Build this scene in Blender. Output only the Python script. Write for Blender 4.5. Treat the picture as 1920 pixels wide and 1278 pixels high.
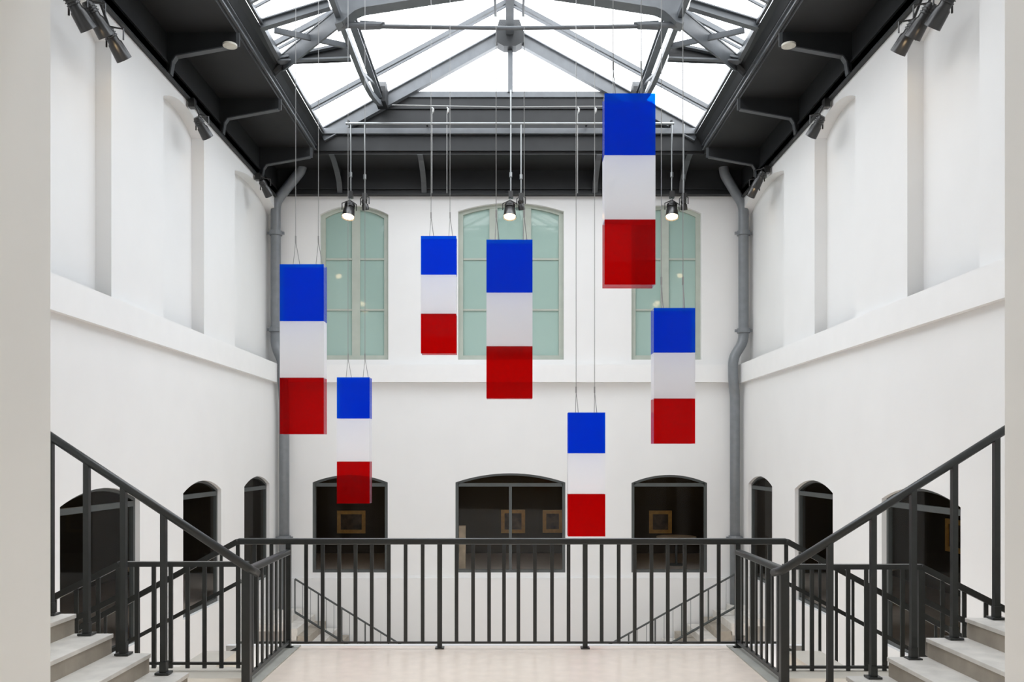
import bpy, math, random
from mathutils import Vector, Matrix
R = math.radians
random.seed(4)
for o in list(bpy.data.objects): bpy.data.objects.remove(o)
scene = bpy.context.scene
C = scene.collection

# ------------------------------------------------------------ camera, sky, light, exposure
EYE = 1.73
def ez(h): return EYE + h                      # height given relative to the eye
cam = bpy.data.cameras.new('camera'); camo = bpy.data.objects.new('camera', cam); C.objects.link(camo)
camo.location = (0, 0, EYE); camo.rotation_euler = (R(90), 0, 0)
cam.sensor_width = 36; cam.lens = 30; cam.shift_y = 0.1135; cam.shift_x = 0.0026
cam.clip_end = 200
scene.camera = camo
vs = scene.view_settings
vs.view_transform = 'Standard'; vs.look = 'None'; vs.gamma = 1; vs.use_curve_mapping = False
vs.exposure = 0.22
SKY = 5.2
scene.cycles.max_bounces = 16; scene.cycles.diffuse_bounces = 8
scene.cycles.transparent_max_bounces = 24
scene.cycles.sample_clamp_indirect = 6
scene.cycles.use_denoising = True
scene.cycles.caustics_reflective = False; scene.cycles.caustics_refractive = False
w = bpy.data.worlds.new('sky'); scene.world = w; w.use_nodes = True
nt = w.node_tree; nt.nodes.clear()
out = nt.nodes.new('ShaderNodeOutputWorld'); bg = nt.nodes.new('ShaderNodeBackground')
tc = nt.nodes.new('ShaderNodeTexCoord'); nz = nt.nodes.new('ShaderNodeTexNoise'); cr = nt.nodes.new('ShaderNodeValToRGB')
nz.inputs['Scale'].default_value = 3.0; nz.inputs['Detail'].default_value = 4
cr.color_ramp.elements[0].position = .3; cr.color_ramp.elements[0].color = (.78, .88, 1, 1)
cr.color_ramp.elements[1].position = .62; cr.color_ramp.elements[1].color = (1, 1, 1, 1)
bg.inputs['Strength'].default_value = SKY
nt.links.new(tc.outputs['Generated'], nz.inputs['Vector']); nt.links.new(nz.outputs['Fac'], cr.inputs['Fac'])
nt.links.new(cr.outputs['Color'], bg.inputs['Color']); nt.links.new(bg.outputs['Background'], out.inputs['Surface'])
pl = bpy.data.lights.new('skylight_portal', 'AREA'); pl.shape = 'RECTANGLE'; pl.size = 8.3; pl.size_y = 14.0
pl.cycles.is_portal = True
plo = bpy.data.objects.new('skylight_portal', pl); C.objects.link(plo); plo.location = (0, 12.1, ez(7.24))

# ------------------------------------------------------------ materials
def mat(name, col, rough=.6, metal=0, spec=.5, noise=0, nscale=4, bump=0, bscale=60, coat=0):
    m = bpy.data.materials.new(name); m.use_nodes = True
    n = m.node_tree; b = n.nodes['Principled BSDF']
    b.inputs['Base Color'].default_value = (*col, 1); b.inputs['Roughness'].default_value = rough
    b.inputs['Metallic'].default_value = metal; b.inputs['Specular IOR Level'].default_value = spec
    b.inputs['Coat Weight'].default_value = coat
    tcn = n.nodes.new('ShaderNodeTexCoord')
    if noise:
        t = n.nodes.new('ShaderNodeTexNoise'); t.inputs['Scale'].default_value = nscale; t.inputs['Detail'].default_value = 5
        r = n.nodes.new('ShaderNodeValToRGB')
        r.color_ramp.elements[0].position = .3; r.color_ramp.elements[1].position = .7
        r.color_ramp.elements[0].color = tuple(max(0, c*(1-noise)) for c in col)+(1,)
        r.color_ramp.elements[1].color = tuple(min(1, c*(1+noise)) for c in col)+(1,)
        n.links.new(tcn.outputs['Object'], t.inputs['Vector']); n.links.new(t.outputs['Fac'], r.inputs['Fac'])
        n.links.new(r.outputs['Color'], b.inputs['Base Color'])
    if bump:
        t2 = n.nodes.new('ShaderNodeTexNoise'); t2.inputs['Scale'].default_value = bscale
        bp = n.nodes.new('ShaderNodeBump'); bp.inputs['Strength'].default_value = bump; bp.inputs['Distance'].default_value = .01
        n.links.new(tcn.outputs['Object'], t2.inputs['Vector']); n.links.new(t2.outputs['Fac'], bp.inputs['Height'])
        n.links.new(bp.outputs['Normal'], b.inputs['Normal'])
    return m
def emis(name, col, s):
    m = bpy.data.materials.new(name); m.use_nodes = True; n = m.node_tree
    b = n.nodes['Principled BSDF']; b.inputs['Base Color'].default_value = (*col, 1)
    b.inputs['Emission Color'].default_value = (*col, 1); b.inputs['Emission Strength'].default_value = s
    return m
def sheet(name, body, tint, see, gloss=.12, trans=.4):
    """coloured acrylic sheet: part lets light through tinted, part scatters it"""
    m = bpy.data.materials.new(name); m.use_nodes = True; n = m.node_tree; n.nodes.clear()
    o = n.nodes.new('ShaderNodeOutputMaterial')
    d = n.nodes.new('ShaderNodeBsdfDiffuse'); d.inputs['Color'].default_value = (*body, 1)
    t = n.nodes.new('ShaderNodeBsdfTranslucent'); t.inputs['Color'].default_value = (*body, 1)
    md = n.nodes.new('ShaderNodeMixShader'); md.inputs['Fac'].default_value = trans
    p = n.nodes.new('ShaderNodeBsdfTransparent'); p.inputs['Color'].default_value = (*tint, 1)
    mx = n.nodes.new('ShaderNodeMixShader'); mx.inputs['Fac'].default_value = see
    g = n.nodes.new('ShaderNodeBsdfGlossy'); g.inputs['Roughness'].default_value = .06
    fr = n.nodes.new('ShaderNodeFresnel'); fr.inputs['IOR'].default_value = 1.45
    mul = n.nodes.new('ShaderNodeMath'); mul.operation = 'MULTIPLY'; mul.inputs[1].default_value = gloss*2
    mg = n.nodes.new('ShaderNodeMixShader')
    L = n.links.new
    L(d.outputs[0], md.inputs[1]); L(t.outputs[0], md.inputs[2])
    L(md.outputs[0], mx.inputs[1]); L(p.outputs[0], mx.inputs[2])
    ge = n.nodes.new('ShaderNodeNewGeometry'); fb = n.nodes.new('ShaderNodeMath'); fb.operation = 'SUBTRACT'; fb.inputs[0].default_value = 1
    m2 = n.nodes.new('ShaderNodeMath'); m2.operation = 'MULTIPLY'     # the inner face of a sheet has no mirror of its own
    L(ge.outputs['Backfacing'], fb.inputs[1]); L(fr.outputs[0], mul.inputs[0]); L(mul.outputs[0], m2.inputs[0]); L(fb.outputs[0], m2.inputs[1]); L(m2.outputs[0], mg.inputs['Fac'])
    L(mx.outputs[0], mg.inputs[1]); L(g.outputs[0], mg.inputs[2]); L(mg.outputs[0], o.inputs['Surface'])
    return m
M = dict(
    wall=mat('white_plaster', (.80, .80, .79), .85, spec=.2, noise=.012, nscale=1.3, bump=.05, bscale=25),
    ledge=mat('white_ledge_paint', (.83, .83, .82), .8, spec=.2, noise=.01),
    jamb=mat('grey_white_jamb_paint', (.88, .88, .85), .85, spec=.2, noise=.02, nscale=.7),
    steel=mat('dark_roof_steel', (.018, .019, .020), .5, spec=.4, noise=.15, nscale=3),
    truss=mat('grey_truss_paint', (.115, .125, .135), .38, spec=.6, noise=.1, nscale=5),
    flange=mat('dark_grey_flange_paint', (.075, .08, .085), .4, noise=.1),
    soffit=mat('black_soffit_board', (.013, .013, .013), .65, noise=.2, nscale=1.5),
    rail=mat('charcoal_rail_paint', (.021, .0235, .0225), .35, spec=.55, noise=.1, nscale=20),
    floor=mat('cream_stone_floor', (.84, .735, .64), .3, spec=.4, noise=.05, nscale=9, bump=.02),
    curb=mat('grey_stone_curb', (.42, .42, .38), .6, noise=.08),
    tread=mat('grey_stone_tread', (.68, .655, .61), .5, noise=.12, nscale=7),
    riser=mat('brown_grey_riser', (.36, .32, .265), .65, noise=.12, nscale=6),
    brown=mat('dark_brown_stone', (.15, .125, .10), .6, noise=.15),
    cream=mat('cream_landing_stone', (.66, .62, .54), .5, noise=.05),
    pipe=mat('grey_pipe_paint', (.19, .205, .22), .35, spec=.6, noise=.08, nscale=8),
    uframe=mat('grey_green_frame_paint', (.43, .47, .41), .55, noise=.05),
    lframe=mat('dark_steel_frame', (.055, .062, .060), .45, spec=.6, noise=.1),
    wire=mat('steel_wire', (.32, .32, .31), .4, metal=.5, noise=.05),
    lamp=mat('black_lamp_housing', (.018, .017, .016), .3, spec=.7, noise=.1),
    chrome=mat('grey_metal_rod', (.24, .25, .25), .35, metal=.7, noise=.05),
    glow=emis('warm_lamp_glow', (1, .72, .42), 9),
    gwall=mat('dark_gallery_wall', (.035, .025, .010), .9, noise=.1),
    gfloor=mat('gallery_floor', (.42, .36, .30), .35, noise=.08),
    gold=mat('gilded_frame', (.62, .34, .07), .5, noise=.15, nscale=12),
    art=mat('dark_painted_canvas', (.10, .07, .04), .7, noise=.7, nscale=6),
    pale=mat('pale_paper', (.62, .5, .35), .8, noise=.2),
    blue=sheet('blue_acrylic', (.0, .095, .82), (.0, .40, .96), .66),
    red=sheet('red_acrylic', (.52, .0, .002), (.92, .0, .008), .78),
    white=sheet('white_acrylic', (.985, .99, .995), (.98, .985, .99), .20, trans=.40),
    clear=sheet('clear_acrylic', (.6, .62, .75), (.95, .95, .98), .85),
)
# upper window glass: frosted green, glossy
def glassmat(name, body, see, rough=.02, k=1.0, tint=(1,1,1)):
    m = sheet(name, body, tint, see, gloss=.125*k, trans=.0)
    for nd in m.node_tree.nodes:
        if nd.type == 'BSDF_GLOSSY': nd.inputs['Roughness'].default_value = rough
    return m
M['frost'] = glassmat('frosted_green_glass', (.35, .485, .435), 0.0, .04, 6)
M['pane'] = glassmat('clear_window_glass', (.01, .01, .01), .95, .02, 1.0)
M['roofglass'] = glassmat('skylight_glass', (.8, .85, .9), .93, .1, 2)

# ------------------------------------------------------------ mesh helpers
class MB:
    def __init__(s): s.v = []; s.f = []
    def add(s, vs, fs):
        b = len(s.v); s.v += [tuple(q) for q in vs]; s.f += [tuple(b+i for i in f) for f in fs]; return s
    def box(s, x0, x1, y0, y1, z0, z1):
        return s.add([(x0,y0,z0),(x1,y0,z0),(x1,y1,z0),(x0,y1,z0),(x0,y0,z1),(x1,y0,z1),(x1,y1,z1),(x0,y1,z1)],
                     [(0,3,2,1),(4,5,6,7),(0,1,5,4),(1,2,6,5),(2,3,7,6),(3,0,4,7)])
    def bar(s, p, q, w, h, up=(0,0,1)):
        p = Vector(p); q = Vector(q); d = (q-p).normalized(); up = Vector(up)
        a = d.cross(up)
        if a.length < 1e-4: a = d.cross(Vector((0,1,0)))
        a.normalize(); b = a.cross(d).normalized()
        vs = []
        for c in (p, q):
            for i, j in ((-1,-1),(1,-1),(1,1),(-1,1)): vs.append(c + a*(w/2*i) + b*(h/2*j))
        return s.add(vs, [(0,1,2,3),(7,6,5,4),(0,4,5,1),(1,5,6,2),(2,6,7,3),(3,7,4,0)])
    def ibeam(s, p, q, w, h, t=.02, up=(0,0,1)):
        p = Vector(p); q = Vector(q); d = (q-p).normalized(); a = d.cross(Vector(up)).normalized(); b = a.cross(d).normalized()
        s.bar(p+b*(h/2-t/2), q+b*(h/2-t/2), w, t, up); s.bar(p-b*(h/2-t/2), q-b*(h/2-t/2), w, t, up)
        return s.bar(p, q, t, h-2*t, up)
    def path(s, pts, r, n=12, cap=True):
        pts = [Vector(p) for p in pts]; rs = r if isinstance(r, (list, tuple)) else [r]*len(pts)
        k = len(pts); d0 = (pts[1]-pts[0]).normalized()
        a = d0.orthogonal().normalized(); rings = []
        for i in range(k):
            if i == 0: d = pts[1]-pts[0]
            elif i == k-1: d = pts[-1]-pts[-2]
            else: d = (pts[i+1]-pts[i]).normalized() + (pts[i]-pts[i-1]).normalized()
            d.normalize(); a = (a - d*a.dot(d)).normalized(); b = d.cross(a)
            rings.append([pts[i] + (a*math.cos(2*math.pi*j/n) + b*math.sin(2*math.pi*j/n))*rs[i] for j in range(n)])
        vs = [q for r_ in rings for q in r_]; fs = []
        for i in range(k-1):
            for j in range(n):
                fs.append((i*n+j, i*n+(j+1)%n, (i+1)*n+(j+1)%n, (i+1)*n+j))
        if cap: fs.append(tuple(range(n-1, -1, -1))); fs.append(tuple((k-1)*n+j for j in range(n)))
        return s.add(vs, fs)
    def prism(s, poly, axis, a0, a1):
        """poly of 2D points extruded along an axis; axis 'y' -> (x,z), 'x' -> (y,z), 'z' -> (x,y)"""
        def P(u, v, t): return {'y': (u, t, v), 'x': (t, u, v), 'z': (u, v, t)}[axis]
        n = len(poly); vs = [P(u, v, a0) for u, v in poly] + [P(u, v, a1) for u, v in poly]
        return s.add(vs, [tuple(range(n)), tuple(range(2*n-1, n-1, -1))] + [(i, n+i, n+(i+1)%n, (i+1)%n) for i in range(n)])
    def build(s, name, m, parent=None, smooth=False, bevel=0):
        me = bpy.data.meshes.new(name); me.from_pydata(s.v, [], s.f); me.update()
        import bmesh
        bm = bmesh.new(); bm.from_mesh(me); bmesh.ops.recalc_face_normals(bm, faces=bm.faces); bm.to_mesh(me); bm.free()
        me.materials.append(M[m] if isinstance(m, str) else m)
        if smooth:
            for p in me.polygons: p.use_smooth = len(p.vertices) == 4
        o = bpy.data.objects.new(name, me); C.objects.link(o)
        if bevel:
            b = o.modifiers.new('bevel', 'BEVEL'); b.width = bevel; b.segments = 2; b.limit_method = 'ANGLE'
        if parent is not None:
            o.parent = parent
            o.matrix_parent_inverse = Matrix.Translation(parent.location).inverted() if parent.type == 'EMPTY' and parent.parent is None else Matrix()
        return o
def thing(name, label, cat, loc, group=None):
    o = bpy.data.objects.new(name, None); o.empty_display_size = .1; C.objects.link(o); o.location = loc
    o['label'] = label; o['category'] = cat
    if group: o['group'] = group
    return o
def tag(o, label, cat, group=None):
    o['label'] = label; o['category'] = cat
    if group: o['group'] = group
    return o
def struct(name, label, mb=None, m=None):
    o = mb.build(name, m) if mb else None
    if o is None:
        o = bpy.data.objects.new(name, None); C.objects.link(o)
    o['kind'] = 'structure'; o['label'] = label; o['category'] = name.split('_')[0]
    return o

def arch_pts(u0, u1, sp, rise, n=16):
    if rise <= 0: return [(u0, sp), (u1, sp)]
    w = (u1-u0)/2; rad = (w*w+rise*rise)/(2*rise); cz = sp+rise-rad; a = math.asin(min(1, w/rad)); c = (u0+u1)/2
    return [(c+rad*math.sin(-a+2*a*i/n), cz+rad*math.cos(-a+2*a*i/n)) for i in range(n+1)]
def wall_mesh(P, u0, u1, v0, v1, t, ops, blind=False):
    """wall face with arched openings; P(u,v,w) maps to space, w runs into the wall"""
    mb = MB(); ops = sorted(ops)
    def quad(a, b, c, d): mb.add([P(*a), P(*b), P(*c), P(*d)], [(0,1,2,3)])
    for wv in ((0,) if blind else (0, t)):
        cur = u0
        for (a, b, z0, sp, rise) in ops:
            if a > cur: quad((cur,v0,wv),(a,v0,wv),(a,v1,wv),(cur,v1,wv))
            if z0 > v0: quad((a,v0,wv),(b,v0,wv),(b,z0,wv),(a,z0,wv))
            pts = arch_pts(a, b, sp, rise)
            for i in range(len(pts)-1):
                quad((*pts[i],wv),(*pts[i+1],wv),(pts[i+1][0],v1,wv),(pts[i][0],v1,wv))
            cur = b
        if u1 > cur: quad((cur,v0,wv),(u1,v0,wv),(u1,v1,wv),(cur,v1,wv))
    if blind: quad((u0,v0,t),(u1,v0,t),(u1,v1,t),(u0,v1,t))
    for (a, b, z0, sp, rise) in ops:
        pts = [(a,z0)] + arch_pts(a, b, sp, rise) + [(b,z0)]
        for i in range(len(pts)):
            p, q = pts[i], pts[(i+1)%len(pts)]
            quad((*p,0),(*q,0),(*q,t),(*p,t))
    for (p, q) in (((u0,v0),(u1,v0)),((u1,v0),(u1,v1)),((u1,v1),(u0,v1)),((u0,v1),(u0,v0))):
        quad((*p,0),(*q,0),(*q,t),(*p,t))
    return mb

# ------------------------------------------------------------ the setting: walls, floors
WX, WU, D = 5.42, 5.64, 20.0          # lower wall, recessed upper wall, back wall
LOW = -4.2
LZ0, LZ1 = ez(1.72), ez(2.15)         # ledge
TOP = ez(6.0)
S1, A1, B1 = ez(-.60), .19, ez(-2.70) # gallery openings: springing, rise, sill
def Pside(s, x0):
    return lambda u, v, w: (s*(x0+w), u, v)
side_ops = {-1: [(10.29,12.52,B1,S1,A1),(14.18,16.05,B1,S1,A1),(17.45,19.29,B1,S1,A1)],
            1: [(10.25,12.42,B1,S1,A1),(14.3,16.2,B1,S1,A1),(17.6,19.35,B1,S1,A1)]}
for s, nm in ((-1,'left'),(1,'right')):
    struct('wall_'+nm, f'white lower wall on the {nm} with three arched openings',
           wall_mesh(Pside(s, WX), 4.5, D, LOW, LZ0, .14, side_ops[s]), 'wall')
    rec = [(9.84,11.62,LZ1,ez(5.66),.22),(13.37,15.15,LZ1,ez(5.66),.22),(16.85,19.98,LZ1,ez(5.66),.24),(6.3,8.08,LZ1,ez(5.66),.22)]
    struct(f'wall_{nm}_upper', f'white upper wall on the {nm} with tall arched blind recesses',
           wall_mesh(Pside(s, WX), 4.5, D, LZ1, TOP+.3, .22, rec, True), 'wall')
    struct('trim_1' if s < 0 else 'trim_2', f'white projecting ledge running along the {nm} wall',
           MB().box(*( (-WU,-5.33) if s<0 else (5.33,WU)), 4.5, D-.002, LZ0, LZ1), 'ledge')
def px(x, d=D): return (x-955)/1600*d
def pz(y, d=D): return EYE+(857-y)/1600*d
back_ops = [(px(586),px(727),B1+.0,pz(904),pz(890)-pz(904)),(px(854),px(1060),B1,pz(904),pz(887)-pz(904)),(px(1184),px(1326),B1,pz(905),pz(890)-pz(905))]
Pback = lambda u, v, w: (u, D+w, v)
struct('wall_back', 'white lower back wall with three arched gallery openings',
       wall_mesh(Pback, -WU-.1, WU+.1, LOW, pz(715)+.05, .12, back_ops), 'wall')
UB = pz(674)
up_ops = [(px(600),px(728),UB,pz(402),pz(385)-pz(402)),(px(859),px(1057),UB,pz(396),pz(380)-pz(396)),(px(1184),px(1315),UB,pz(400),pz(384)-pz(400))]
struct('wall_back_upper', 'white upper back wall with three tall arched windows',
       wall_mesh(Pback, -WU-.1, WU+.1, pz(715)+.05, ez(8), .22, up_ops), 'wall')
struct('trim_3', 'white projecting ledge running across the back wall', MB().box(-5.33, 5.33, D-.16, D, pz(716,19.84), pz(683,19.84)), 'ledge')
struct('trim_4', 'low white plinth step under the gallery openings of the back wall', MB().box(-WX, WX, D-.07, D, LOW, pz(1083,19.93)), 'wall')
# near wall with the opening the camera looks through
JL, JR = -2.42, 2.613
struct('wall_front_left', 'pale grey opening side close to the camera on the left', MB().box(-6.2, JL, 1.6, 4.5, LOW, ez(8)), 'jamb')
struct('wall_front_right', 'pale grey opening side close to the camera on the right', MB().box(JR, 6.2, 1.6, 4.5, LOW, ez(8)), 'jamb')
struct('wall_front_top', 'white wall over the opening by the camera', MB().box(JL, JR, 1.6, 4.5, ez(2.9), ez(8)), 'wall')
struct('wall_corridor', 'white corridor walls behind the camera', MB().box(-6.2, -6.0, -4, 1.6, LOW, ez(2.9)).box(6.0, 6.2, -4, 1.6, LOW, ez(2.9)).box(-6.2, 6.2, -4.2, -4, LOW, ez(2.9)), 'wall')
struct('ceiling_corridor', 'white corridor ceiling behind the camera', MB().box(-6.2, 6.2, -4.2, 1.6, ez(2.9), ez(3.1)), 'wall')
LFX, RFX = -2.06, 2.14
struct('floor', 'cream stone landing floor inside the railing', MB().box(LFX, RFX, 1.0, 7.83, -.22, 0).box(-6, 6, -4, 1.0, -.22, 0).box(JL,LFX,1.0,6.3,-.22,0).box(RFX,JR,1.0,6.3,-.22,0), 'floor')
struct('floor_lower', 'pale lower hall floor far below the landing', MB().box(-6, 6, 4.5, D, LOW-.1, LOW), 'floor')
struct('trim_5', 'grey stone curb strip under the left landing railing', MB().box(LFX+.005, LFX+.15, 6.35, 7.82, -.1, .012), 'curb')
struct('trim_6', 'grey stone curb strip under the right landing railing', MB().box(RFX-.15, RFX-.005, 6.35, 7.82, -.1, .012), 'curb')
struct('trim_7', 'white slab edge under the front landing railing', MB().box(-2.6, 2.7, 7.83, 7.9, -.22, .002), 'wall')

r_ = bpy.data.objects.new('added_fill_lamp', None); C.objects.link(r_); r_.location = (0, -1.2, ez(2.88))  # unseen fill lamp, added behind the camera to brighten the sides of the opening
r_['label'] = 'added unseen fill lamp on the passage ceiling behind the camera, brightening the opening sides'; r_['category'] = 'lamp'
MB().box(-1.2, 1.2, -1.35, -1.05, ez(2.85), ez(2.9)).build('fill_lamp_housing', 'ledge', r_)
l = bpy.data.lights.new('added_fill_light', 'AREA'); l.shape = 'RECTANGLE'; l.size = 2.3; l.size_y = .25; l.energy = 40; l.color = (1, .99, .97)
o = bpy.data.objects.new('added_fill_light', l); C.objects.link(o); o.location = (0, -1.2, ez(2.84))

# galleries behind the openings
GF = B1 - .02
def gallery(nm, x0, x1, y0, y1, openside):
    t = .1; mb = MB()
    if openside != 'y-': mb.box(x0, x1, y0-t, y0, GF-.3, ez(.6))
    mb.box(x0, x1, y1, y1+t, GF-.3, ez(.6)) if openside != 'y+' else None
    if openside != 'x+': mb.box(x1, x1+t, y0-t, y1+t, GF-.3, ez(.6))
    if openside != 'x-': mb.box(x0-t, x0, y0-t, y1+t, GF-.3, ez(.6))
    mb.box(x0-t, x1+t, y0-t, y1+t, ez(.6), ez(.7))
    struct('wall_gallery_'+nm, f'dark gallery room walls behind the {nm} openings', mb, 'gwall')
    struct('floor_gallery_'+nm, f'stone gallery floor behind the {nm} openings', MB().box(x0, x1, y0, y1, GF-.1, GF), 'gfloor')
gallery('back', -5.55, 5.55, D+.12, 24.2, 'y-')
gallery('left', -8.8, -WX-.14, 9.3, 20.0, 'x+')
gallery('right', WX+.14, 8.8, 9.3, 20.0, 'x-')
for (x, y, e) in ((0, 22.3, 7), (-3.9, 22.3, 5), (3.9, 22.3, 5), (7.4, 13.0, 6), (-7.4, 14.0, 3)):
    l = bpy.data.lights.new('gallery_lamp', 'POINT'); l.energy = e; l.color = (1, .66, .3); l.shadow_soft_size = .15
    o = bpy.data.objects.new('gallery_lamp', l); C.objects.link(o); o.location = (x, y, ez(.3))

# ------------------------------------------------------------ windows
def framed_arch(P, a, b, z0, sp, rise, w0, w1, fw, mull, rows, fm, gm, no, label, transom=None, extra=.0):
    """arched window: frame, mullions, glazing bars, panes"""
    r = struct(f'window_{no}', label); 
    fr = MB()
    outer = [(a,z0)] + arch_pts(a, b, sp, rise) + [(b,z0)]
    inner = [(a+fw,z0+fw)] + arch_pts(a+fw, b-fw, sp-fw*.55, rise*.95) + [(b-fw,z0+fw)]
    n = len(outer)
    vs = [P(u,v,w0) for u,v in outer]+[P(u,v,w0) for u,v in inner]+[P(u,v,w1) for u,v in outer]+[P(u,v,w1) for u,v in inner]
    fs = []
    for i in range(n):
        j = (i+1)%n
        fs += [(i,j,n+j,n+i),(2*n+i,3*n+i,3*n+j,2*n+j),(n+i,n+j,3*n+j,3*n+i),(i,2*n+i,2*n+j,j)]
    fr.add(vs, fs); fr.build('window_frame', fm, r)
    ztop = sp+rise
    def topat(u):
        best = sp
        pts = arch_pts(a, b, sp, rise, 32)
        for i in range(len(pts)-1):
            if pts[i][0] <= u <= pts[i+1][0]: best = pts[i][1]
        return best
    def bx(mb, u0, u1, v0, v1, ww0, ww1):
        vs = [P(u,v,ww) for ww in (ww0, ww1) for (u,v) in ((u0,v0),(u1,v0),(u1,v1),(u0,v1))]
        mb.add(vs, [(0,1,2,3),(7,6,5,4),(0,4,5,1),(1,5,6,2),(2,6,7,3),(3,7,4,0)])
    for (c, mw) in mull:
        m_ = MB(); bx(m_, c-mw/2, c+mw/2, z0+fw*.9, (transom if transom else topat(c)-fw*.4), w0+.01, w1-.01); m_.build('mullion', fm, r)
    edges = [a+fw] + [e for (c, mw) in mull for e in (c-mw/2, c+mw/2)] + [b-fw]
    for i in range(0, len(edges), 2):
        for v in rows:
            m_ = MB(); bx(m_, edges[i], edges[i+1], v-.022, v+.022, w0+.025, w1-.015); m_.build('glazing_bar', fm, r)
    if transom:
        m_ = MB(); bx(m_, a+fw*.8, b-fw*.8, transom-.035, transom+.045, w0, w1); m_.build('transom', fm, r)
    g = MB(); wg = (w0+w1)/2
    pts = [(a+fw*.5,z0+fw*.5)] + arch_pts(a+fw*.5, b-fw*.5, sp-fw*.3, rise) + [(b-fw*.5,z0+fw*.5)]
    n = len(pts)
    g.add([P(u,v,wg) for u,v in pts]+[P(u,v,wg+.008) for u,v in pts], [tuple(range(n)), tuple(range(2*n-1,n-1,-1))]+[(i,(i+1)%n,n+(i+1)%n,n+i) for i in range(n)])
    g.build('pane', gm, r)
    return r
rows = [pz(581,20.15), pz(486,20.15)]
framed_arch(Pback, *up_ops[0], .10, .20, .11, [((px(658)+px(674))/2,.19)], rows, 'uframe', 'frost', 1, 'tall arched frosted green window high on the back wall, leftmost, two lights wide')
framed_arch(Pback, *up_ops[1], .10, .20, .11, [((px(918)+px(932))/2,.19),((px(981)+px(996))/2,.19)], rows, 'uframe', 'frost', 2, 'tall arched frosted green window high on the back wall in the middle, three lights wide')
framed_arch(Pback, *up_ops[2], .10, .20, .11, [((px(1240)+px(1256))/2,.19)], rows, 'uframe', 'frost', 3, 'tall arched frosted green window high on the back wall, rightmost, two lights wide')
tz = pz(905)
for i, (op, lab) in enumerate(zip(back_ops, ('left', 'middle', 'right'))):
    mull = [(px(957), .07)] if i == 1 else []
    framed_arch(Pback, *op, .02, .09, .07, mull, [], 'lframe', 'pane', 4+i, f'low arched dark gallery window in the back wall, {lab} one', transom=tz-.05)
k = 7
for s, nm in ((-1,'left'),(1,'right')):
    for op, lab in zip(side_ops[s], ('nearest and widest looking', 'middle', 'farthest')):
        framed_arch(Pside(s, WX), *op, .07, .13, .06, [], [], 'lframe', 'pane', k, f'arched dark gallery window in the {nm} wall, {lab} one', transom=S1-.08)
        k += 1

# pictures in the galleries
def picture(x, y, z, w_, h_, label, axis='y', m='gold', s=-1):
    r = thing('framed_picture', label, 'picture', (x, y, z), 'pictures on the gallery walls')
    t = .1
    def bx(mb, u0, u1, v0, v1, a, b):
        if axis == 'y': mb.box(x+u0, x+u1, y-b, y-a, z+v0, z+v1)
        else: mb.box(*sorted((x-s*a, x-s*b)), y+u0, y+u1, z+v0, z+v1)
    f = MB(); W, H = w_/2, h_/2
    bx(f,-W,W,-H,-H+t,0,.05); bx(f,-W,W,H-t,H,0,.05); bx(f,-W,-W+t,-H+t,H-t,0,.05); bx(f,W-t,W,-H+t,H-t,0,.05)
    f.build('picture_frame', m, r)
    c = MB(); bx(c,-W+t,W-t,-H+t,H-t,0,.02); c.build('canvas', 'art', r)
GY = 24.2
picture(px(659,GY), GY, pz(978,GY), .8, .64, 'gold framed picture seen through the low left window of the back wall')
picture(px(962,GY), GY, pz(977,GY), .68, .66, 'framed picture behind the mullion of the low middle window')
picture(px(1036,GY), GY, pz(977,GY), .56, .64, 'gold framed picture at the right side of the low middle window')
picture(px(1238,GY), GY, pz(978,GY), .64, .64, 'gold framed picture seen through the low right window of the back wall')
picture(8.8, 8.8*1600/(1795-955), pz(1005,8.8*1600/840), .75, .65, 'gold framed picture inside the nearest window of the right wall', 'x', s=1)
b = MB().box(px(861,21), px(873,21), 20.9, 21.1, GF, pz(985,21))
tag(b.build('display_panel', 'pale'), 'narrow pale panel standing inside the low middle window at its left', 'panel')
def table(x, y, label, h=.72, rx=.5):
    r = thing('gallery_table', label, 'table', (x, y, GF), 'tables inside the galleries')
    MB().path([(x,y,GF+h-.03),(x,y,GF+h)], rx, 28).build('table_top', 'pale', r, bevel=.005)
    MB().path([(x,y,GF),(x,y,GF+.02),(x,y,GF+.03),(x,y,GF+h-.03)], [.25,.25,.03,.03], 16).build('pedestal', 'lframe', r)
table(px(1268,21.6), 21.6, 'small round pale table inside the low right window of the back wall')
table(-6.6, 15.6, 'small round pale table inside the middle window of the left wall')
table(6.6, 15.7, 'small round pale table inside the middle window of the right wall')

# ------------------------------------------------------------ roof: soffits, beams, skylight
SZ = ez(6.71); FX = 4.32; FY = 18.94; NY = 5.6
sf = MB().box(-WU-.1, -FX, 4.5, D+.2, SZ, SZ+.08).box(FX, WU+.1, 4.5, D+.2, SZ, SZ+.08).box(-FX, FX, FY, D+.2, SZ, SZ+.08).box(-FX, FX, 4.5, NY, SZ, SZ+.08)
struct('ceiling', 'black soffit boards around the skylight', sf, 'soffit')
def wall_beam(s, nm):
    r = thing('wall_beam', f'long black steel beam along the top of the {nm} wall', 'beam', (s*WX, 12, TOP), 'black beams on top of the walls')
    x = sorted((s*WX, s*(WX+.12)))
    MB().box(x[0], x[1], 4.5, D, TOP, SZ).build('web', 'steel', r)
    x = sorted((s*(WX-.07), s*(WX+.1)))
    MB().box(x[0], x[1], 4.5, D-.1, TOP-.005, TOP+.03).build('lower_flange', 'steel', r)
    x = sorted((s*(WX-.035), s*(WX)))
    MB().box(x[0], x[1], 4.5, D-.1, TOP+.22, TOP+.26).build('cable_tray', 'steel', r)
wall_beam(-1, 'left'); wall_beam(1, 'right')
r = thing('wall_beam', 'black steel beam across the top of the back wall', 'beam', (0, D, ez(6.13)), 'black beams on top of the walls')
MB().box(-WU, WU, D-.05, D, ez(6.11), SZ).build('web', 'steel', r)
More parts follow.
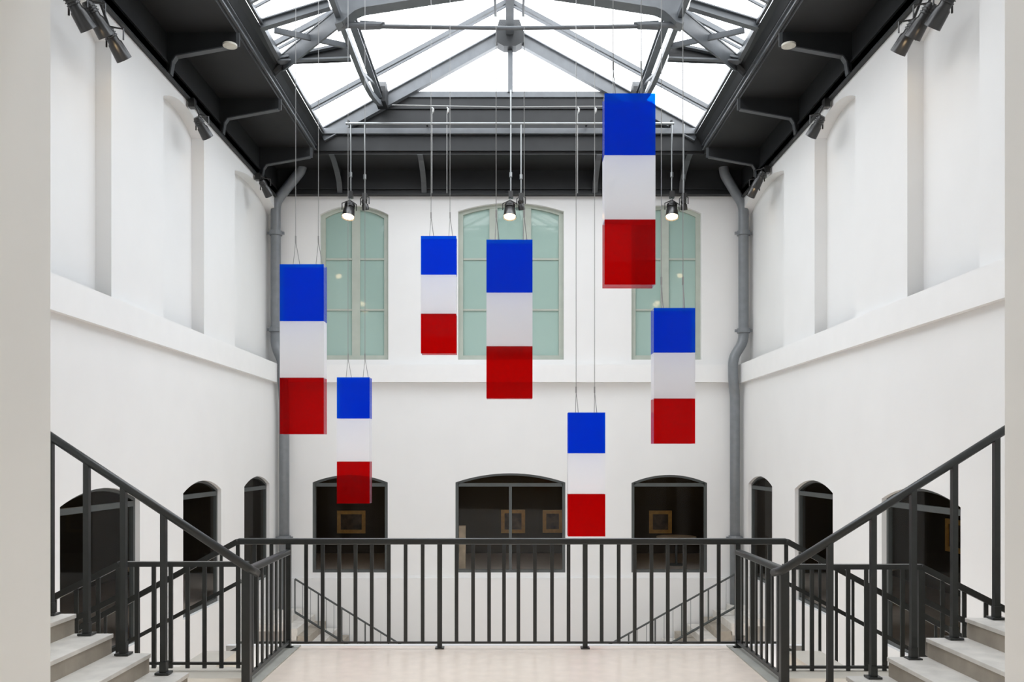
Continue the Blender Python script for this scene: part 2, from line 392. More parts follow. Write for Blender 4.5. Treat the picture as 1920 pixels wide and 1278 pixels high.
MB().box(-WU, WU, D-.16, D-.05, ez(6.11), ez(6.14)).box(-WU, WU, D-.10, D-.05, ez(6.25), ez(6.28)).build('lower_flange', 'steel', r)
def fascia(s, nm):
    r = thing('eave_beam', f'dark steel eave beam along the {nm} edge of the skylight', 'beam', (s*FX, 12, ez(6.9)), 'dark beams under the skylight edge')
    MB().ibeam((s*FX, NY, ez(6.86)), (s*FX, FY+.02, ez(6.86)), .10, .14, .02).build('fascia', 'truss', r)
    # sloping gutter plate
    MB().prism([(s*4.26,ez(6.93)),(s*4.36,ez(6.93)),(s*4.30,ez(7.12)),(s*4.14,ez(7.17)),(s*4.12,ez(7.13)),(s*4.2,ez(7.06))], 'y', NY, FY+.1).build('gutter', 'steel', r)
    MB().bar((s*4.11, NY, ez(7.2)), (s*4.11, 19.0, ez(7.2)), .05, .06).bar((s*4.19, NY, ez(7.16)), (s*4.19, 19.0, ez(7.16)), .02, .05).build('glazing_curb', 'truss', r)
    return r
fascia(-1, 'left'); fascia(1, 'right')
r = thing('eave_beam', 'dark layered steel end wall under the far end of the skylight', 'beam', (0, FY, ez(6.9)), 'dark beams under the skylight edge')
MB().prism([(-FX,ez(6.8)),(FX,ez(6.8)),(4.16,ez(7.16)),(2.65,ez(7.98)),(2.5,ez(8.05)),(-2.5,ez(8.05)),(-2.65,ez(7.98)),(-4.16,ez(7.16))], 'y', FY+.06, FY+.16).build('end_panel', 'steel', r)
MB().box(-FX, FX, FY-.06, FY+.10, ez(6.78), ez(6.80)).box(-FX, FX, FY, FY+.06, ez(6.8), ez(7.12)).build('fascia', 'steel', r)
MB().box(-FX, FX, FY-.09, FY+.08, ez(7.15), ez(7.27)).build('upper_flange', 'truss', r)
MB().box(-2.5, 2.5, FY+.02, FY+.2, ez(8.0), ez(8.12)).build('glazing_curb', 'truss', r)
MB().box(-2.9, 2.9, FY+.02, FY+.06, ez(7.74), ez(7.80)).build('stiffener', 'steel', r)

# brackets
ordn = ['nearest the camera', 'second nearest the camera', 'third nearest the camera', 'third from the back corner', 'second from the back corner', 'nearest the back corner']
def side_bracket(s, y, lab, nm):
    r = thing('soffit_bracket', f'black cantilever bracket under the {nm} soffit, {lab}', 'bracket', (s*WX, y, ez(6.3)), 'black brackets under the soffits')
    poly = [(s*(WX-.003),SZ),(s*FX,SZ),(s*FX,ez(6.50)),(s*(WX-.16),ez(6.33)),(s*(WX-.08),ez(6.2)),(s*(WX-.003),ez(6.05))]
    MB().prism(poly, 'y', y-.012, y+.012).build('web_plate', 'steel', r)
    f = MB(); q = [(s*FX,ez(6.50)),(s*(WX-.16),ez(6.33)),(s*(WX-.10),ez(6.24)),(s*(WX-.07),ez(6.04))]
    for a, b_ in zip(q[:-1], q[1:]): f.bar((a[0],y,a[1]), (b_[0],y,b_[1]), .11, .02, up=(0,0,1) if abs(a[0]-b_[0])>.1 else (1,0,0))
    f.bar((s*FX,y,ez(6.49)), (s*FX,y,SZ), .02, .11, up=(1,0,0))
    f.build('flange', 'flange', r)
ys = [6.0, 8.5, 11.0, 13.5, 15.97, 18.5]
for s, nm in ((-1,'left'),(1,'right')):
    for y, lab in zip(ys, ordn): side_bracket(s, y, lab, nm)
blab = ['leftmost', 'second from the left', 'second from the right', 'rightmost']
for x, lab in zip((px(640), px(797), px(1114), px(1275)), blab):
    r = thing('soffit_bracket', f'black cantilever bracket on the back wall beam, {lab}', 'bracket', (x, D, ez(6.3)), 'black brackets under the soffits')
    # the back brackets lean outwards slightly as a curved strut
    lean = -.05 if x < 0 else .05
    pts = [(FY, 6.72), (FY+.25, 6.68), (FY+.6, 6.55), (FY+.85, 6.38), (FY+.95, 6.16)]
    f = MB()
    for a, b_ in zip(pts[:-1], pts[1:]): f.bar((x+lean*.2, a[0], ez(a[1])), (x+lean*.2, b_[0], ez(b_[1])), .12, .02, up=(0,0,1))
    f.build('flange', 'flange', r)
    MB().prism([(y_, ez(z_)) for y_, z_ in pts]+[(D-.06, ez(6.16)), (D-.06, SZ), (FY, SZ)], 'x', x-.01, x+.01).build('web_plate', 'steel', r)
for s, nm in ((-1,'left'),(1,'right')):
    x = s*(FX+.06); y = 13.5
    r = thing('smoke_detector', f'small round white detector under the {nm} soffit bracket', 'detector', (x, 13.35, ez(6.45)), 'small detectors on the soffit brackets')
    MB().path([(x,13.38,ez(6.47)),(x,13.38,ez(6.44)),(x,13.38,ez(6.42))], [.11,.11,.06], 20).build('detector_body', mat('white_plastic', (.6,.58,.5), .4, noise=.02), r)
    MB().path([(x,13.44,ez(6.50)),(x,13.38,ez(6.46))], .02, 8).build('detector_mount', 'steel', r)

# skylight glazing
RZ, EZ_ = ez(9.42), ez(7.22)
def slope_z(x, off=0): return RZ - abs(x)*(RZ-EZ_)/4.13 + off
g = struct('window_20', 'skylight glazing, two glass slopes and the glass gable at the far end')
for s in (-1, 1):
    MB().add([(0,NY,RZ+.09),(s*4.18,NY,EZ_+.05),(s*4.18,19.05,EZ_+.05),(0,19.05,RZ+.09),(0,NY,RZ+.10),(s*4.18,NY,EZ_+.06),(s*4.18,19.05,EZ_+.06),(0,19.05,RZ+.10)],
             [(0,1,2,3),(4,7,6,5),(0,4,5,1),(1,5,6,2),(2,6,7,3),(3,7,4,0)]).build('pane', 'roofglass', g)
MB().prism([(-2.6,ez(8.1)),(2.6,ez(8.1)),(0,RZ+.08)], 'y', 19.10, 19.11).build('pane', 'roofglass', g)
struct('wall_gable_front', 'dark gable closing the near end of the skylight', MB().prism([(-4.3,SZ),(4.3,SZ),(4.3,EZ_),(0,RZ+.15),(-4.3,EZ_)], 'y', NY-.1, NY), 'steel')
# ridge beam, posts, purlins
r = thing('ridge_beam', 'grey steel ridge beam running down the middle of the skylight', 'beam', (0, 12, RZ))
MB().ibeam((0.01, NY, RZ-.04), (0.01, 19.1, RZ-.04), .17, .22).build('beam', 'truss', r)
MB().bar((0.02, 18.98, ez(8.1)), (0.02, 18.98, RZ-.3), .11, .12).build('gable_post', 'truss', r)
MB().prism([(-.30,ez(9.33)),(-.22,ez(9.60)),(.22,ez(9.60)),(.32,ez(9.33)),(.32,ez(9.12)),(.14,ez(9.02)),(-.12,ez(9.02)),(-.30,ez(9.12))], 'y', 18.72, 19.02).build('gusset', 'steel', r)
PX = 2.8
def purlin(s, nm):
    r = thing('lattice_purlin', f'grey steel lattice purlin under the {nm} glass slope', 'beam', (s*PX, 12, ez(7.6)), 'lattice purlins under the glass')
    zt = slope_z(PX, -.13); zb = ez(7.24)
    MB().ibeam((s*PX, NY, zt), (s*PX, 18.75, zt), .13, .16).build('upper_chord', 'truss', r)
    pts = [(s*PX, y, zb) for y in (NY, 15.9)] + [(s*PX, 16.6, zb+.03), (s*PX, 17.3, zb+.12), (s*PX, 18.0, zb+.28), (s*PX, 18.6, zb+.46)]
    mb = MB()
    for a, b_ in zip(pts[:-1], pts[1:]): mb.bar(a, b_, .09, .10)
    mb.build('lower_chord', 'truss', r)
    for y0 in (6.5, 8.7, 10.9):
        MB().bar((s*PX, y0, zb), (s*PX, y0+1.1, zt), .05, .05).build('lattice_web', 'truss', r)
        MB().bar((s*PX, y0+1.1, zt), (s*PX, y0+2.2, zb), .05, .05).build('lattice_web', 'truss', r)
    MB().bar((s*PX, 15.95, zb), (s*PX, 17.9, zt), .04, .04).build('lattice_web', 'truss', r)
    MB().prism([(18.35,ez(7.66)),(18.8,ez(7.66)),(18.8,ez(8.0)),(18.72,ez(8.12)),(18.5,ez(8.14)),(18.35,ez(7.98))], 'x', s*(PX-.02)-.11, s*(PX-.02)+.11).build('bearing_block', 'steel', r)
for s, nm in ((-1,'left'),(1,'right')):
    r = thing('ridge_purlin', f'slim dark purlin just {nm} of the ridge beam', 'beam', (s*.28, 12, RZ-.2), 'slim purlins beside the ridge')
    MB().bar((s*.285, NY, slope_z(.28,-.14)), (s*.285, 17.6, slope_z(.28,-.14)), .05, .10).build('bar', 'truss', r)
purlin(-1, 'left'); purlin(1, 'right')
# glazing bars
gb = [(17.6,), (14.9,), (13.5,), (12.6,), (11.3,), (10.0,), (8.6,), (7.2,)]
glab = ['farthest', 'second farthest', 'third farthest', 'fourth farthest', 'fifth farthest', 'third nearest', 'second nearest', 'nearest']
for (y,), lab in zip(gb, glab):
    r = thing('glazing_rafter', f'thin grey glazing bar pair crossing the skylight, {lab}', 'rafter', (0, y, RZ), 'thin glazing bars of the skylight')
    for s in (-1, 1):
        m_ = MB()
        m_.bar((s*.05, y, slope_z(0,-.02)), (s*4.13, y, slope_z(4.13,-.02)), .06, .08)
        m_.bar((s*.05, y+.30, slope_z(0,.05)), (s*4.13, y+.30, slope_z(4.13,.05)), .03, .04)
        m_.build('glazing_bar', 'truss', r)
# trusses
def truss(y, lab, full):
    r = thing('roof_truss', lab, 'truss', (0, y, RZ), 'steel trusses of the skylight')
    for s in (-1, 1):
        if full: MB().ibeam((s*.08, y, slope_z(0,-.16)), (s*2.75, y, slope_z(2.75,-.16)), .16, .24, .025).build('rafter', 'truss', r)
        else: MB().ibeam((s*.08, y, slope_z(0,-.06)), (s*4.16, y, slope_z(4.13,-.10)), .14, .28, .022).build('rafter', 'truss', r)
    if not full: return
    for s in (-1, 1):
        mb = MB()
        low = [(2.84,7.06),(2.72,7.10),(2.62,7.20),(2.52,7.28),(2.4,7.33),(1.3,7.5),(0,7.69)]
        mb.prism([(s*u,ez(v)) for u, v in low]+[(0,ez(8.05)),(s*2.72,ez(7.68)),(s*2.84,ez(7.6))], 'y', y-.10, y)
        for (u0,v0),(u1,v1) in zip(low[:-1], low[1:]):
            mb.bar((s*u0,y-.05,ez(v0)-.01),(s*u1,y-.05,ez(v1)-.01),.26,.025)
        mb.build('collar_beam', 'truss', r)
    zt = ez(7.09)
    MB().path([(-2.78,y,zt+.02),(-2.45,y,zt+.02),(-2.45,y,zt+.02),(-2.1,y,zt+.01),(-2.1,y,zt),(0,y,zt-.03),(2.1,y,zt),(2.1,y,zt+.01),(2.45,y,zt+.02),(2.45,y,zt+.02),(2.78,y,zt+.02)],
              [.05,.05,.075,.075,.045,.032,.045,.075,.075,.05,.05], 12).build('tie_rod', 'truss', r)
    for s in (-1, 1):
        E = Vector((s*4.12, y+1.39, ez(7.12))); T = Vector((s*4.12, y+.10, ez(7.16)))
        MB().ibeam(E, (s*2.84, y-.05, ez(7.18)), .05, .27, .02, up=(s*.15,-.25,1)).build('diagonal_strut', 'truss', r)
        MB().ibeam(T, (s*2.98, y+.05, ez(7.48)), .12, .15, .02).build('eave_tie', 'truss', r)
        MB().bar((s*3.95, y+.28, ez(7.17)), (s*2.84, y+.9, ez(7.20)), .05, .09).build('cross_strut', 'truss', r)
        MB().prism([(s*4.12,ez(7.06)),(s*4.12,ez(7.11)),(s*3.5,ez(7.30)),(s*2.86,ez(7.37)),(s*2.86,ez(7.10)),(s*3.3,ez(7.07))], 'y', y+1.24, y+1.27).build('haunched_gusset', 'steel', r)
        MB().bar((s*4.12,y+1.22,ez(7.07)),(s*2.84,y+1.22,ez(7.12)),.16,.03).bar((s*4.12,y+1.22,ez(7.12)),(s*3.0,y+1.22,ez(7.36)),.14,.04).build('haunched_tie', 'truss', r)
        MB().bar(T, E, .08, .09).build('eave_strut', 'truss', r)
        MB().path([(s*4.14,y+1.39,ez(7.10)),(s*4.28,y+1.39,ez(6.97))], .09, 10).build('bearing', 'steel', r)
truss(18.93, 'grey steel rafter pair at the far skylight end, meeting at a dark plate', False)
truss(14.05, 'grey steel truss with tie rod and haunched collar crossing the skylight', True)
truss(10.6, 'grey steel truss with tie rod overhead, closer to the camera', True)
truss(7.2, 'grey steel truss with tie rod overhead, closest to the camera', True)

# ------------------------------------------------------------ lamps
LB = 18.7
r = thing('lighting_bar', 'pale grey lighting bar spanning the far end under the skylight', 'bar', (0, LB, pz(240,LB)))
x0, x1 = px(650,LB), px(1262,LB)
MB().path([(x0,LB-.1,pz(235,LB)),(x1,LB-.1,pz(235,LB))], .028, 10).build('tube', 'chrome', r)
for x in (x0+.05, px(800,LB), px(957,LB), px(1100,LB), x1-.05):
    MB().box(x-.02, x+.02, LB-.1, LB+.15, pz(233,LB), pz(228,LB)).build('bar_clip', 'steel', r)
o = MB().path([(px(735,18.6),18.6,pz(197,18.6)),(px(957,18.6),18.6,pz(201,18.6)),(px(1180,18.6),18.6,pz(199,18.6))], .012, 6).build('tension_cable', 'wire')
tag(o, 'thin horizontal steel cable stretched below the far glazing', 'cable')
for xx, lab in ((810,'first'),(838,'second'),(1083,'third'),(1115,'fourth')):
    X = px(xx, 18.6)
    o = MB().path([(X,18.6,pz(201,18.6)),(X+.03,18.6,pz(205,18.6)),(X+.02,18.6,pz(210,18.6)),(X,18.6,pz(214,18.6)),(X,18.6,pz(362,18.6))], [.015,.025,.025,.007,.007], 8).build('hanging_cable', 'wire')
    tag(o, f'thin cable hanging from the horizontal cable, {lab} of four from the left', 'cable', 'cables hanging from the far horizontal cable')

def spotlight(base, head, aim, label, r_=.10, L=.30, lit=True, pole=None, group='spotlights'):
    """base: fixing point, head: centre of lamp can, aim: direction"""
    t = thing('spotlight', label, 'spotlight', base, group)
    h = Vector(head); d = Vector(aim).normalized(); bk = h-d*(L/2); ft = h+d*(L/2)
    MB().path([bk, bk+d*.03, bk+d*(L*.45), bk+d*(L*.5), ft], [r_*.55, r_*.72, r_*.75, r_*.92, r_*1.05], 18, cap=False).build('lamp_can', 'lamp', t, smooth=True)
    MB().path([bk-d*.001, bk+d*.004], r_*.56, 18).build('back_cap', 'lamp', t)
    fin = MB()
    for q in (.12, .2, .28): fin.path([bk+d*(L*q), bk+d*(L*q+.012)], r_*.86, 18)
    fin.build('cooling_fin', 'lamp', t)
    if lit:
        MB().path([ft-d*.035, ft-d*.02], r_*.93, 18).build('lens', 'glow', t)
    else:
        MB().path([ft-d*.035, ft-d*.02], r_*.93, 18).build('lens', 'chrome', t)
    b0 = Vector(base); side = d.cross(Vector((0,1,0)));
    if side.length < .05: side = Vector((1,0,0))
    side.normalize(); top = h + (b0-h)*.45 if (b0-h).length > .3 else b0
    top = Vector((h.x+(b0.x-h.x)*.4, h.y, h.z+.22))
    for s in (-1, 1):
        MB().path([top, h+side*s*(r_+.02)+Vector((0,0,.14)), h+side*s*(r_+.02)], .012, 6).build('yoke', 'lamp', t)
    MB().path([b0, top], .018, 8).build('stem', 'chrome' if pole else 'lamp', t)
    MB().box(b0.x-.05, b0.x+.05, b0.y-.06, b0.y+.06, b0.z-.14, b0.z+.005).build('adapter', 'lamp', t)
    if pole:
        MB().path([b0+Vector((0,0,-.01)), (b0.x, b0.y, pole)], .017, 8).build('hanging_pole', 'chrome', t)
        MB().path([(b0.x,b0.y,b0.z+.32),(b0.x,b0.y,b0.z+.42)], .036, 8).build('pole_coupling', 'chrome', t)
    return t
zl = pz(236, LB)
for xx, lab in ((655,'in front of the left upper window'),(956,'in front of the middle upper window'),(1257,'in front of the right upper window')):
    X = px(xx, LB-.1)
    if xx == 956:
        spotlight((X+.02, LB-.1, pz(362,LB)), (X, LB-.12, pz(397,LB)), (-.02,-.35,-1), f'lit black spotlight on a pole {lab}', .135, .36, True, ez(8.0), 'lit spotlights hanging before the upper windows')
    else:
        spotlight((X+.03, LB-.1, pz(362,LB)), (X+(.0 if xx<900 else .03), LB-.12, pz(397,LB)), (-.08,-.35,-1), f'lit black spotlight on a pole {lab}', .135, .36, True, zl, 'lit spotlights hanging before the upper windows')
    X2 = px({655:684, 956:977, 1257:1282}[xx], LB-.1)
    spotlight((X2, LB-.1, pz(366,LB)), (X2, LB-.1, pz(386,LB)), (.15,.5,-1), f'small unlit spotlight beside the lit one {lab}', .075, .22, False, zl, 'small unlit spotlights hanging before the upper windows')
# wall washers on the side beams
wl = [(-1, 10.15, 5.30,'nearest of three'), (-1, 10.6, 5.44,'second of the near three'), (-1, 11.1, 5.38,'last of the near three'),
      (-1, 14.45, 5.58,'alone in the middle'), (-1, 18.2, 5.74,'in the far corner'),
      (1, 10.1, 5.30,'nearest of three'), (1, 10.6, 5.42,'second of the near three'), (1, 11.0, 5.42,'last of the near three'),
      (1, 14.45, 5.60,'alone in the middle'), (1, 18.1, 5.70,'far corner, nearer one'), (1, 17.75, 5.78,'far corner, second one')]
for s, y, h, lab in wl:
    near = y < 12
    x = s*(5.13 if near else 5.2)
    spotlight((s*5.33, y-.1, TOP+.01), (x, y, ez(h)), (-s*.32, .6, -.75), f"black spotlight on the {'left' if s<0 else 'right'} wall beam, {lab}", .10 if near else .095, .42 if near else .36, True, None, 'black spotlights along the side walls')

# ------------------------------------------------------------ downpipes
def downpipe(label, segs, collars, d, hook=None):
    t = thing('downpipe', label, 'pipe', (px(segs[-1][0],d), d, pz(segs[-1][1],d)), 'grey downpipes in the back corners')
    P3 = [Vector((px(x,d), d+dy, pz(y,d))) for x, y, dy in segs]
    # round the corners
    q = [P3[0]]
    for i in range(1, len(P3)-1):
        a, b_, c = P3[i-1], P3[i], P3[i+1]
        l = min(.16, (b_-a).length*.45, (c-b_).length*.45)
        s0 = b_+(a-b_).normalized()*l; s1 = b_+(c-b_).normalized()*l
        for k_ in range(6):
            u = k_/5; q.append(s0.lerp(b_, u).lerp(b_.lerp(s1, u), u))
    q.append(P3[-1])
    MB().path(q, .115, 18).build('pipe', 'pipe', t, smooth=True)
    for x, y in collars:
        c = Vector((px(x,d), d, pz(y,d)))
        MB().path([c-Vector((0,0,.05)), c+Vector((0,0,.05))], .15, 18).box(c.x-.2, c.x+.2, c.y-.02, c.y+.02, c.z-.03, c.z+.03).build('collar', 'pipe', t)
        MB().box(c.x-.02, c.x+.02, c.y+.1, D+.0, c.z-.02, c.z+.02).build('wall_clip', 'pipe', t)
    return t
dp = 19.78
downpipe('grey downpipe in the left back corner passing behind the leftmost hanging box',
         [(566,300,0),(566,318,0),(517,378,0),(517,650,0),(533,680,-.12),(533,715,-.12),(533,760,0),(533,1175,0)], [(517,437),(517,618),(533,1008)], dp)
downpipe('grey downpipe in the right back corner with a bend above the ledge',
         [(1357,300,0),(1357,325,0),(1394,385,0),(1394,640,0),(1372,672,-.12),(1372,715,-.12),(1378,740,0),(1378,1175,0)], [(1394,437),(1394,620),(1378,1008)], dp)

# ------------------------------------------------------------ hanging acrylic boxes
def hang_box(label, d, fx0, fx1, ys, thick, wx, top):
    """three stacked acrylic box sections; ys = blue top, white top, red top, red bottom"""
    x0, x1 = px(fx0,d), px(fx1,d); z = [pz(y,d) for y in ys]
    t = thing('hanging_box_column', label, 'hanging sculpture', ((x0+x1)/2, d, z[3]), 'hanging blue, white and red acrylic box columns')
    e = .006
    for nm, m, zt, zb in (('blue_section','blue',z[0],z[1]),('white_section','white',z[1],z[2]),('red_section','red',z[2],z[3])):
        zb += .004
        f = MB().box(x0, x1, d, d+e, zb, zt).build(nm, m, t)
        bk = MB().box(x0, x1, d+thick-e, d+thick, zb, zt).build('rear_panel', m, f)
        sd = MB().box(x0, x0+e, d+e, d+thick-e, zb, zt).box(x1-e, x1, d+e, d+thick-e, zb, zt).build('side_panels', 'clear' if nm != 'white_section' else 'white', f)
        cp = MB().box(x0+e, x1-e, d+e, d+thick-e, zt-e, zt).box(x0+e, x1-e, d+e, d+thick-e, zb, zb+e).build('end_panels', 'clear', f)
        sd['label'] = 'clear side walls'
        for o_ in (bk, sd, cp): o_.matrix_parent_inverse = Matrix()
    for xx in wx:
        X = px(xx, d); zs = z[0]+.30
        w1 = MB().path([(X,d+thick/2,zs),(X,d+thick/2,top)], .0045, 6)
        w1.path([(X,d+thick/2,zs),(X-.015,d+.004,z[0]-.05)], .0045, 6).path([(X,d+thick/2,zs),(X+.045,d+thick-.004,z[0]-.05)], .0045, 6)
        w1.path([(X,d+thick/2,zs-.02),(X,d+thick/2,zs+.07)], .010, 6)
        w1.build('suspension_wire', 'wire', t)
    return t
def hang_rail(d, th, label):
    y = d+th/2
    o = MB().path([(-2.9,y,ez(7.36)),(2.9,y,ez(7.36))], .02, 8).build('hanging_rail', 'truss')
    tag(o, label, 'rail', 'thin rails carrying the hanging boxes')
boxes = [
 ('hanging blue white red box column at far left in front of the downpipe', 10.5, 524.5, 607, (495,602,708,814), .18, (551,594)),
 ('short hanging column between the left and middle upper windows', 12.5, 789, 855.5, (442,515,588,663), .19, (807,843)),
 ('hanging column in the centre, covering the middle upper window', 10.0, 912, 998.5, (449,548.5,649,747), .18, (930,983)),
 ('highest and largest hanging column, reaching up to the skylight at right', 8.6, 1133.5, 1229, (175,291,411.5,534), .20, (1152,1205)),
 ('lowest hanging column, ending just above the railing, right of centre', 12.0, 1065, 1135, (773,850,926,1006), .17, (1081,1116)),
 ('small low hanging column overlapping the low left gallery window', 13.0, 631.5, 693, (707,784.5,865,944), .22, (650,682)),
 ('hanging column at right, overlapping the rightmost upper window', 9.6, 1226, 1303.5, (577,661,747,832), .20, (1243,1284)),
]
for lab, d, a, b_, ysq, th, wx in boxes:
    hang_box(lab, d, a, b_, ysq, th, wx, ez(7.36))
for (lab, d, a, b_, ysq, th, wx), rl in zip(boxes, ('far left column','short upper column','centre column','highest column','lowest column','small low column','right column')):
    hang_rail(d, th, f'thin rail under the skylight carrying the {rl}')

# ------------------------------------------------------------ landing railings
def handrail(mb, p, q, w=.055, h=.05): return mb.bar(p, q, w, h)
FD = 7.73
r = thing('landing_railing', 'long charcoal railing across the front edge of the landing', 'railing', (px(963,FD), FD, 0))
zt = pz(1014.5,FD)
xa, xb = px(446,FD), px(1475,FD)
MB().bar((xa,FD,zt),(xb,FD,zt),.055,.055).build('handrail','rail',r,bevel=.012)
zb = pz(1204,FD)
MB().bar((xa,FD,zb),(xb,FD,zb),.02,.018).build('bottom_rail','rail',r)
posts = [541, 824.5, 1097, 1383]
for p in posts:
    X = px(p,FD)
    MB().box(X-.021,X+.021,FD-.021,FD+.021,.006,zt-.02).build('post','rail',r)
    MB().box(X-.04,X+.04,FD-.04,FD+.04,0,.012).build('foot_plate','rail',r)
bal = [446,477,509,574,605,636,666.5,697,729,760.5,792.5,856,887,917,945,972,1003,1035,1066,1128,1160,1190,1221.5,1252,1284,1315.6,1347.5,1412,1443,1474]
for p in bal:
    X = px(p,FD); MB().box(X-.0165,X+.0165,FD-.008,FD+.008,zb-.008,zt-.02).build('baluster','rail',r)
# short side railings from the corner posts to the newels
ND = 6.45
for s, nm, pxf, pxn in ((-1,'left',541,462.5),(1,'right',1383,1470)):
    xf, xn = px(pxf,FD), px(pxn,ND)
    r = thing('side_railing', f'short charcoal railing on the {nm} side of the landing, running from newel to corner post', 'railing', (xn, ND, 0), 'short side railings of the landing')
    zt2 = .875
    MB().bar((xn,ND+.03,zt2),(xf-s*.0,FD-.03,zt2),.06,.05).build('handrail','rail',r,bevel=.012)
    MB().bar((xn,ND+.03,.065),(xf,FD-.03,.065),.03,.03).build('bottom_rail','rail',r)
    n = 9
    for i in range(1, n):
        u = i/n; X = xn+(xf-xn)*u; Y = ND+(FD-ND)*u
        MB().box(X-.008,X+.008,Y-.0165,Y+.0165,.07,zt2-.02).build('baluster','rail',r)
    MB().box(xn-.032,xn+.032,ND-.032,ND+.032,.01,.90).build('newel_post','rail',r,bevel=.005)
    MB().box(xn-.06,xn+.06,ND-.06,ND+.06,.0,.014).build('foot_plate','rail',r)

# stairs up beside the camera
SD = 6.3
def stair(s, nm, corners, x_rise, n=9):
    r = thing('staircase', f'grey stone stair rising to the {nm} beside the camera', 'staircase', (corners[0][0], SD, 0), 'grey stone stairs rising from the landing')
    dx = abs(corners[-1][0]-corners[0][0])/(len(corners)-1)
    cs = list(corners)
    while len(cs) < n: cs.append((cs[-1][0]+s*dx, cs[-1][1]+x_rise))
    far = cs[-1][0]+s*.5
    for i, (x, z) in enumerate(cs):
        nx = (cs[i+1][0] if i+1 < len(cs) else far)
        y0 = 4.502
        xx = sorted((x, nx + s*.02)); xr = sorted((x+s*.012, nx+s*.05))
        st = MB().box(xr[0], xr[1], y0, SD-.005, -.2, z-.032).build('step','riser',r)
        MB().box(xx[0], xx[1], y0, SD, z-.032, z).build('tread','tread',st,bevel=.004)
    return cs
lc = stair(-1,'left',[(px(355,SD),pz(1260,SD)),(px(283.4,SD),pz(1224,SD)),(px(213,SD),pz(1187,SD)),(px(143.6,SD),pz(1150,SD))], .1457)
rc = stair(1,'right',[(px(1586,SD),pz(1267,SD)),(px(1662.5,SD),pz(1231,SD)),(px(1735.5,SD),pz(1195,SD)),(px(1809,SD),pz(1157.5,SD))], .1435)
for s, nm, feet, a, b_ in ((-1,'left',[(95,1152),(163,1189),(232,1226),(307,1262)],(92,816),(465,1064)),
                           (1,'right',[(1868,1159),(1789,1197),(1712,1235),(1637,1270),(1556,1300)],(1884,806),(1468,1068))):
    RD = SD-.06
    A = Vector((px(a[0],RD),RD,pz(a[1],RD))); B = Vector((px(b_[0],RD),RD,pz(b_[1],RD)))
    A2 = A + (A-B)*.35
    r = thing('stair_railing', f'sloping charcoal handrail of the {nm} stair beside the camera, on bare posts', 'railing', (B.x, RD, 0), 'sloping handrails of the near stairs')
    MB().path([(B.x, ND, .86), tuple(B), tuple(A2)], .031, 14).build('handrail','rail',r,smooth=True)
    for fx, fy in feet:
        X = px(fx, RD); z0 = pz(fy, RD)
        if fx == 1556: z0 = .0
        zt3 = B.z+(A.z-B.z)*(X-B.x)/(A.x-B.x)
        MB().box(X-.02,X+.02,RD-.02,RD+.02,z0+.01,zt3-.01).build('post','rail',r)
        MB().box(X-.05,X+.05,RD-.045,RD+.045,z0-.002,z0+.012).build('foot_plate','rail',r)
        MB().box(X-.024,X+.024,RD-.024,RD+.024,z0+.012,z0+.09).build('post_sleeve','rail',r)

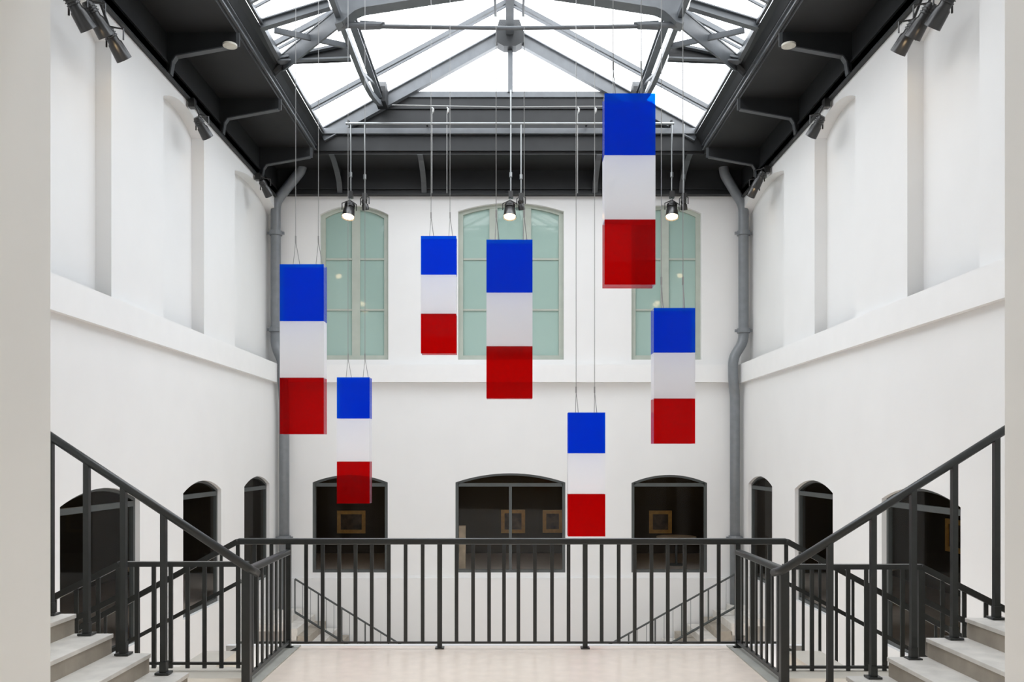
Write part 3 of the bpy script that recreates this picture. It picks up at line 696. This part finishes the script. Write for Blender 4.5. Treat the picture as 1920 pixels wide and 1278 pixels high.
# side landings, their railings and the stairs going down
for s, nm, xs, xk, xe, yt, y2, xe2 in ((-1,'left',466,225,92,1057,1124,60),(1,'right',1468,1726,1884,1062,1142,1930)):
    ED = 6.92
    X0, X1, X2 = px(xs,ED), px(xk,ED), px(xe,ED)
    z = pz(yt,ED); zb = pz(1243,ED) if s < 0 else pz(1250,ED)
    r = thing('gallery_railing', f'charcoal railing behind the {nm} near stair, level and then sloping down outwards', 'railing', (X0, ED, 0), 'railings behind the near stairs')
    slope = (pz(y2,ED)-z)/(X2-X1); XE = X1+s*1.15
    MB().bar((X0,ED,z),(X1,ED,z),.055,.04).bar((X1,ED,z),(XE,ED,z+slope*(XE-X1)),.055,.05).build('handrail','rail',r)
    MB().bar((X0,ED,zb),(X1,ED,zb),.03,.02).build('bottom_rail','rail',r)
    MB().bar((X1,ED,z-.26),(XE,ED,z-.26+slope*(XE-X1)),.03,.045).build('lower_rail','rail',r)
    n = 8
    for i in range(n):
        X = X0 + (X1-X0)*(i+.6)/(n-.4)
        if i == n-1: X = X1
        MB().box(X-.016,X+.016,ED-.008,ED+.008,zb-.04,z).build('baluster','rail',r)
    for i in range(1, 7):
        X = X1 + (XE-X1)*i/6.5; zz = z+slope*(X-X1)
        MB().box(X-.016,X+.016,ED-.008,ED+.008,zz-.75,zz).build('baluster','rail',r)
    MB().box(X1-.025,X1+.025,ED-.025,ED+.025,-.05,z).build('post','rail',r)
    # slab
    xx = sorted((s*2.14 if s>0 else LFX, s*3.22))
    sl = MB().box(xx[0]+.001, xx[1], 6.68, 7.05, -.04, .0).build('side_landing','cream')
    tag(sl, f'narrow cream stone landing slab at the {nm} of the main landing', 'landing', 'narrow side landing slabs')
    MB().box(xx[0]+.001, xx[1], 6.69, 7.04, -.22, -.04).build('slab_edge','brown',sl)
    # descending flight and its two handrails
    Xs = px(446 if s<0 else 1475, FD); za = pz(1014.5,FD); m = .545
    r = thing('descending_railing', f'charcoal railing sloping down to the {nm} beyond the landing', 'railing', (Xs, FD, 0), 'railings sloping down beyond the landing')
    L = 2.1
    MB().bar((Xs,FD,za),(Xs+s*L,FD,za-m*L),.05,.05).build('handrail','rail',r)
    MB().bar((Xs-s*.03,FD,za-.36),(Xs+s*L,FD,za-.36-m*L),.035,.035).build('middle_rail','rail',r)
    for i in range(1, 14):
        X = Xs+s*.15*i; zz = za-m*.15*i
        MB().box(X-.012,X+.012,FD-.006,FD+.006,zz-.98,zz).build('baluster','rail',r)
    MB().bar((Xs,FD,za-.98),(Xs+s*L,FD,za-.98-m*L),.03,.05).build('bottom_rail','rail',r)
    r = thing('descending_staircase', f'pale flight going down to the {nm} beyond the landing', 'staircase', (Xs, 7.4, 0), 'pale flights going down beyond the landing')
    for i in range(7):
        x_ = sorted((Xs+s*.28*i, Xs+s*(.28*i+.30))); zt4 = -.02-.153*i
        MB().box(x_[0], x_[1], 7.06, 7.72, zt4-.17, zt4).build('step','cream',r)

# far stairs against the back wall
for s, nm, top, bot in ((-1,'left',(553,1085),(745,1204)),(1,'right',(1378,1076),(1160,1198))):
    d = 19.1
    T = Vector((px(top[0],d),d,pz(top[1],d))); Bt = Vector((px(bot[0],d),d,pz(bot[1],d)))
    dirv = (Bt-T); Bt2 = T+dirv*1.6
    r = thing('far_stair_railing', f'thin grey railing of the far stair descending from the {nm} back corner', 'railing', (T.x, d, T.z-.8), 'thin railings of the far stairs')
    gap = Vector((0,0,-.74))
    MB().path([T,Bt2], .022, 8).build('handrail','lframe',r)
    MB().path([T+gap,Bt2+gap], .028, 8).build('stringer_rail','lframe',r)
    for i in range(22):
        p = T.lerp(Bt2, i/21)
        MB().path([p, p+gap], .007 if i%3 else .017, 6).build('baluster','chrome' if i%3 else 'lframe',r)
    r = thing('far_staircase', f'brown stone stair descending from the {nm} back corner far below', 'staircase', (T.x, 19.5, T.z-.8), 'far stairs in the back corners')
    nst = 14; dx = (Bt2.x-T.x)/nst; dz = (Bt2.z-T.z)/nst
    xl = sorted((T.x, s*WX))
    MB().box(xl[0]+.003, xl[1]-.003, 18.0, 19.9, T.z-.95, T.z-.79).build('landing','tread',r)
    for i in range(nst):
        x_ = sorted((T.x+dx*i, T.x+dx*(i+1)+dx*.05)); z1 = T.z-.83+dz*(i+.6)
        MB().box(x_[0], x_[1], 18.2, 19.88, z1-.25, z1).build('step','riser' if i%2 else 'tread',r)
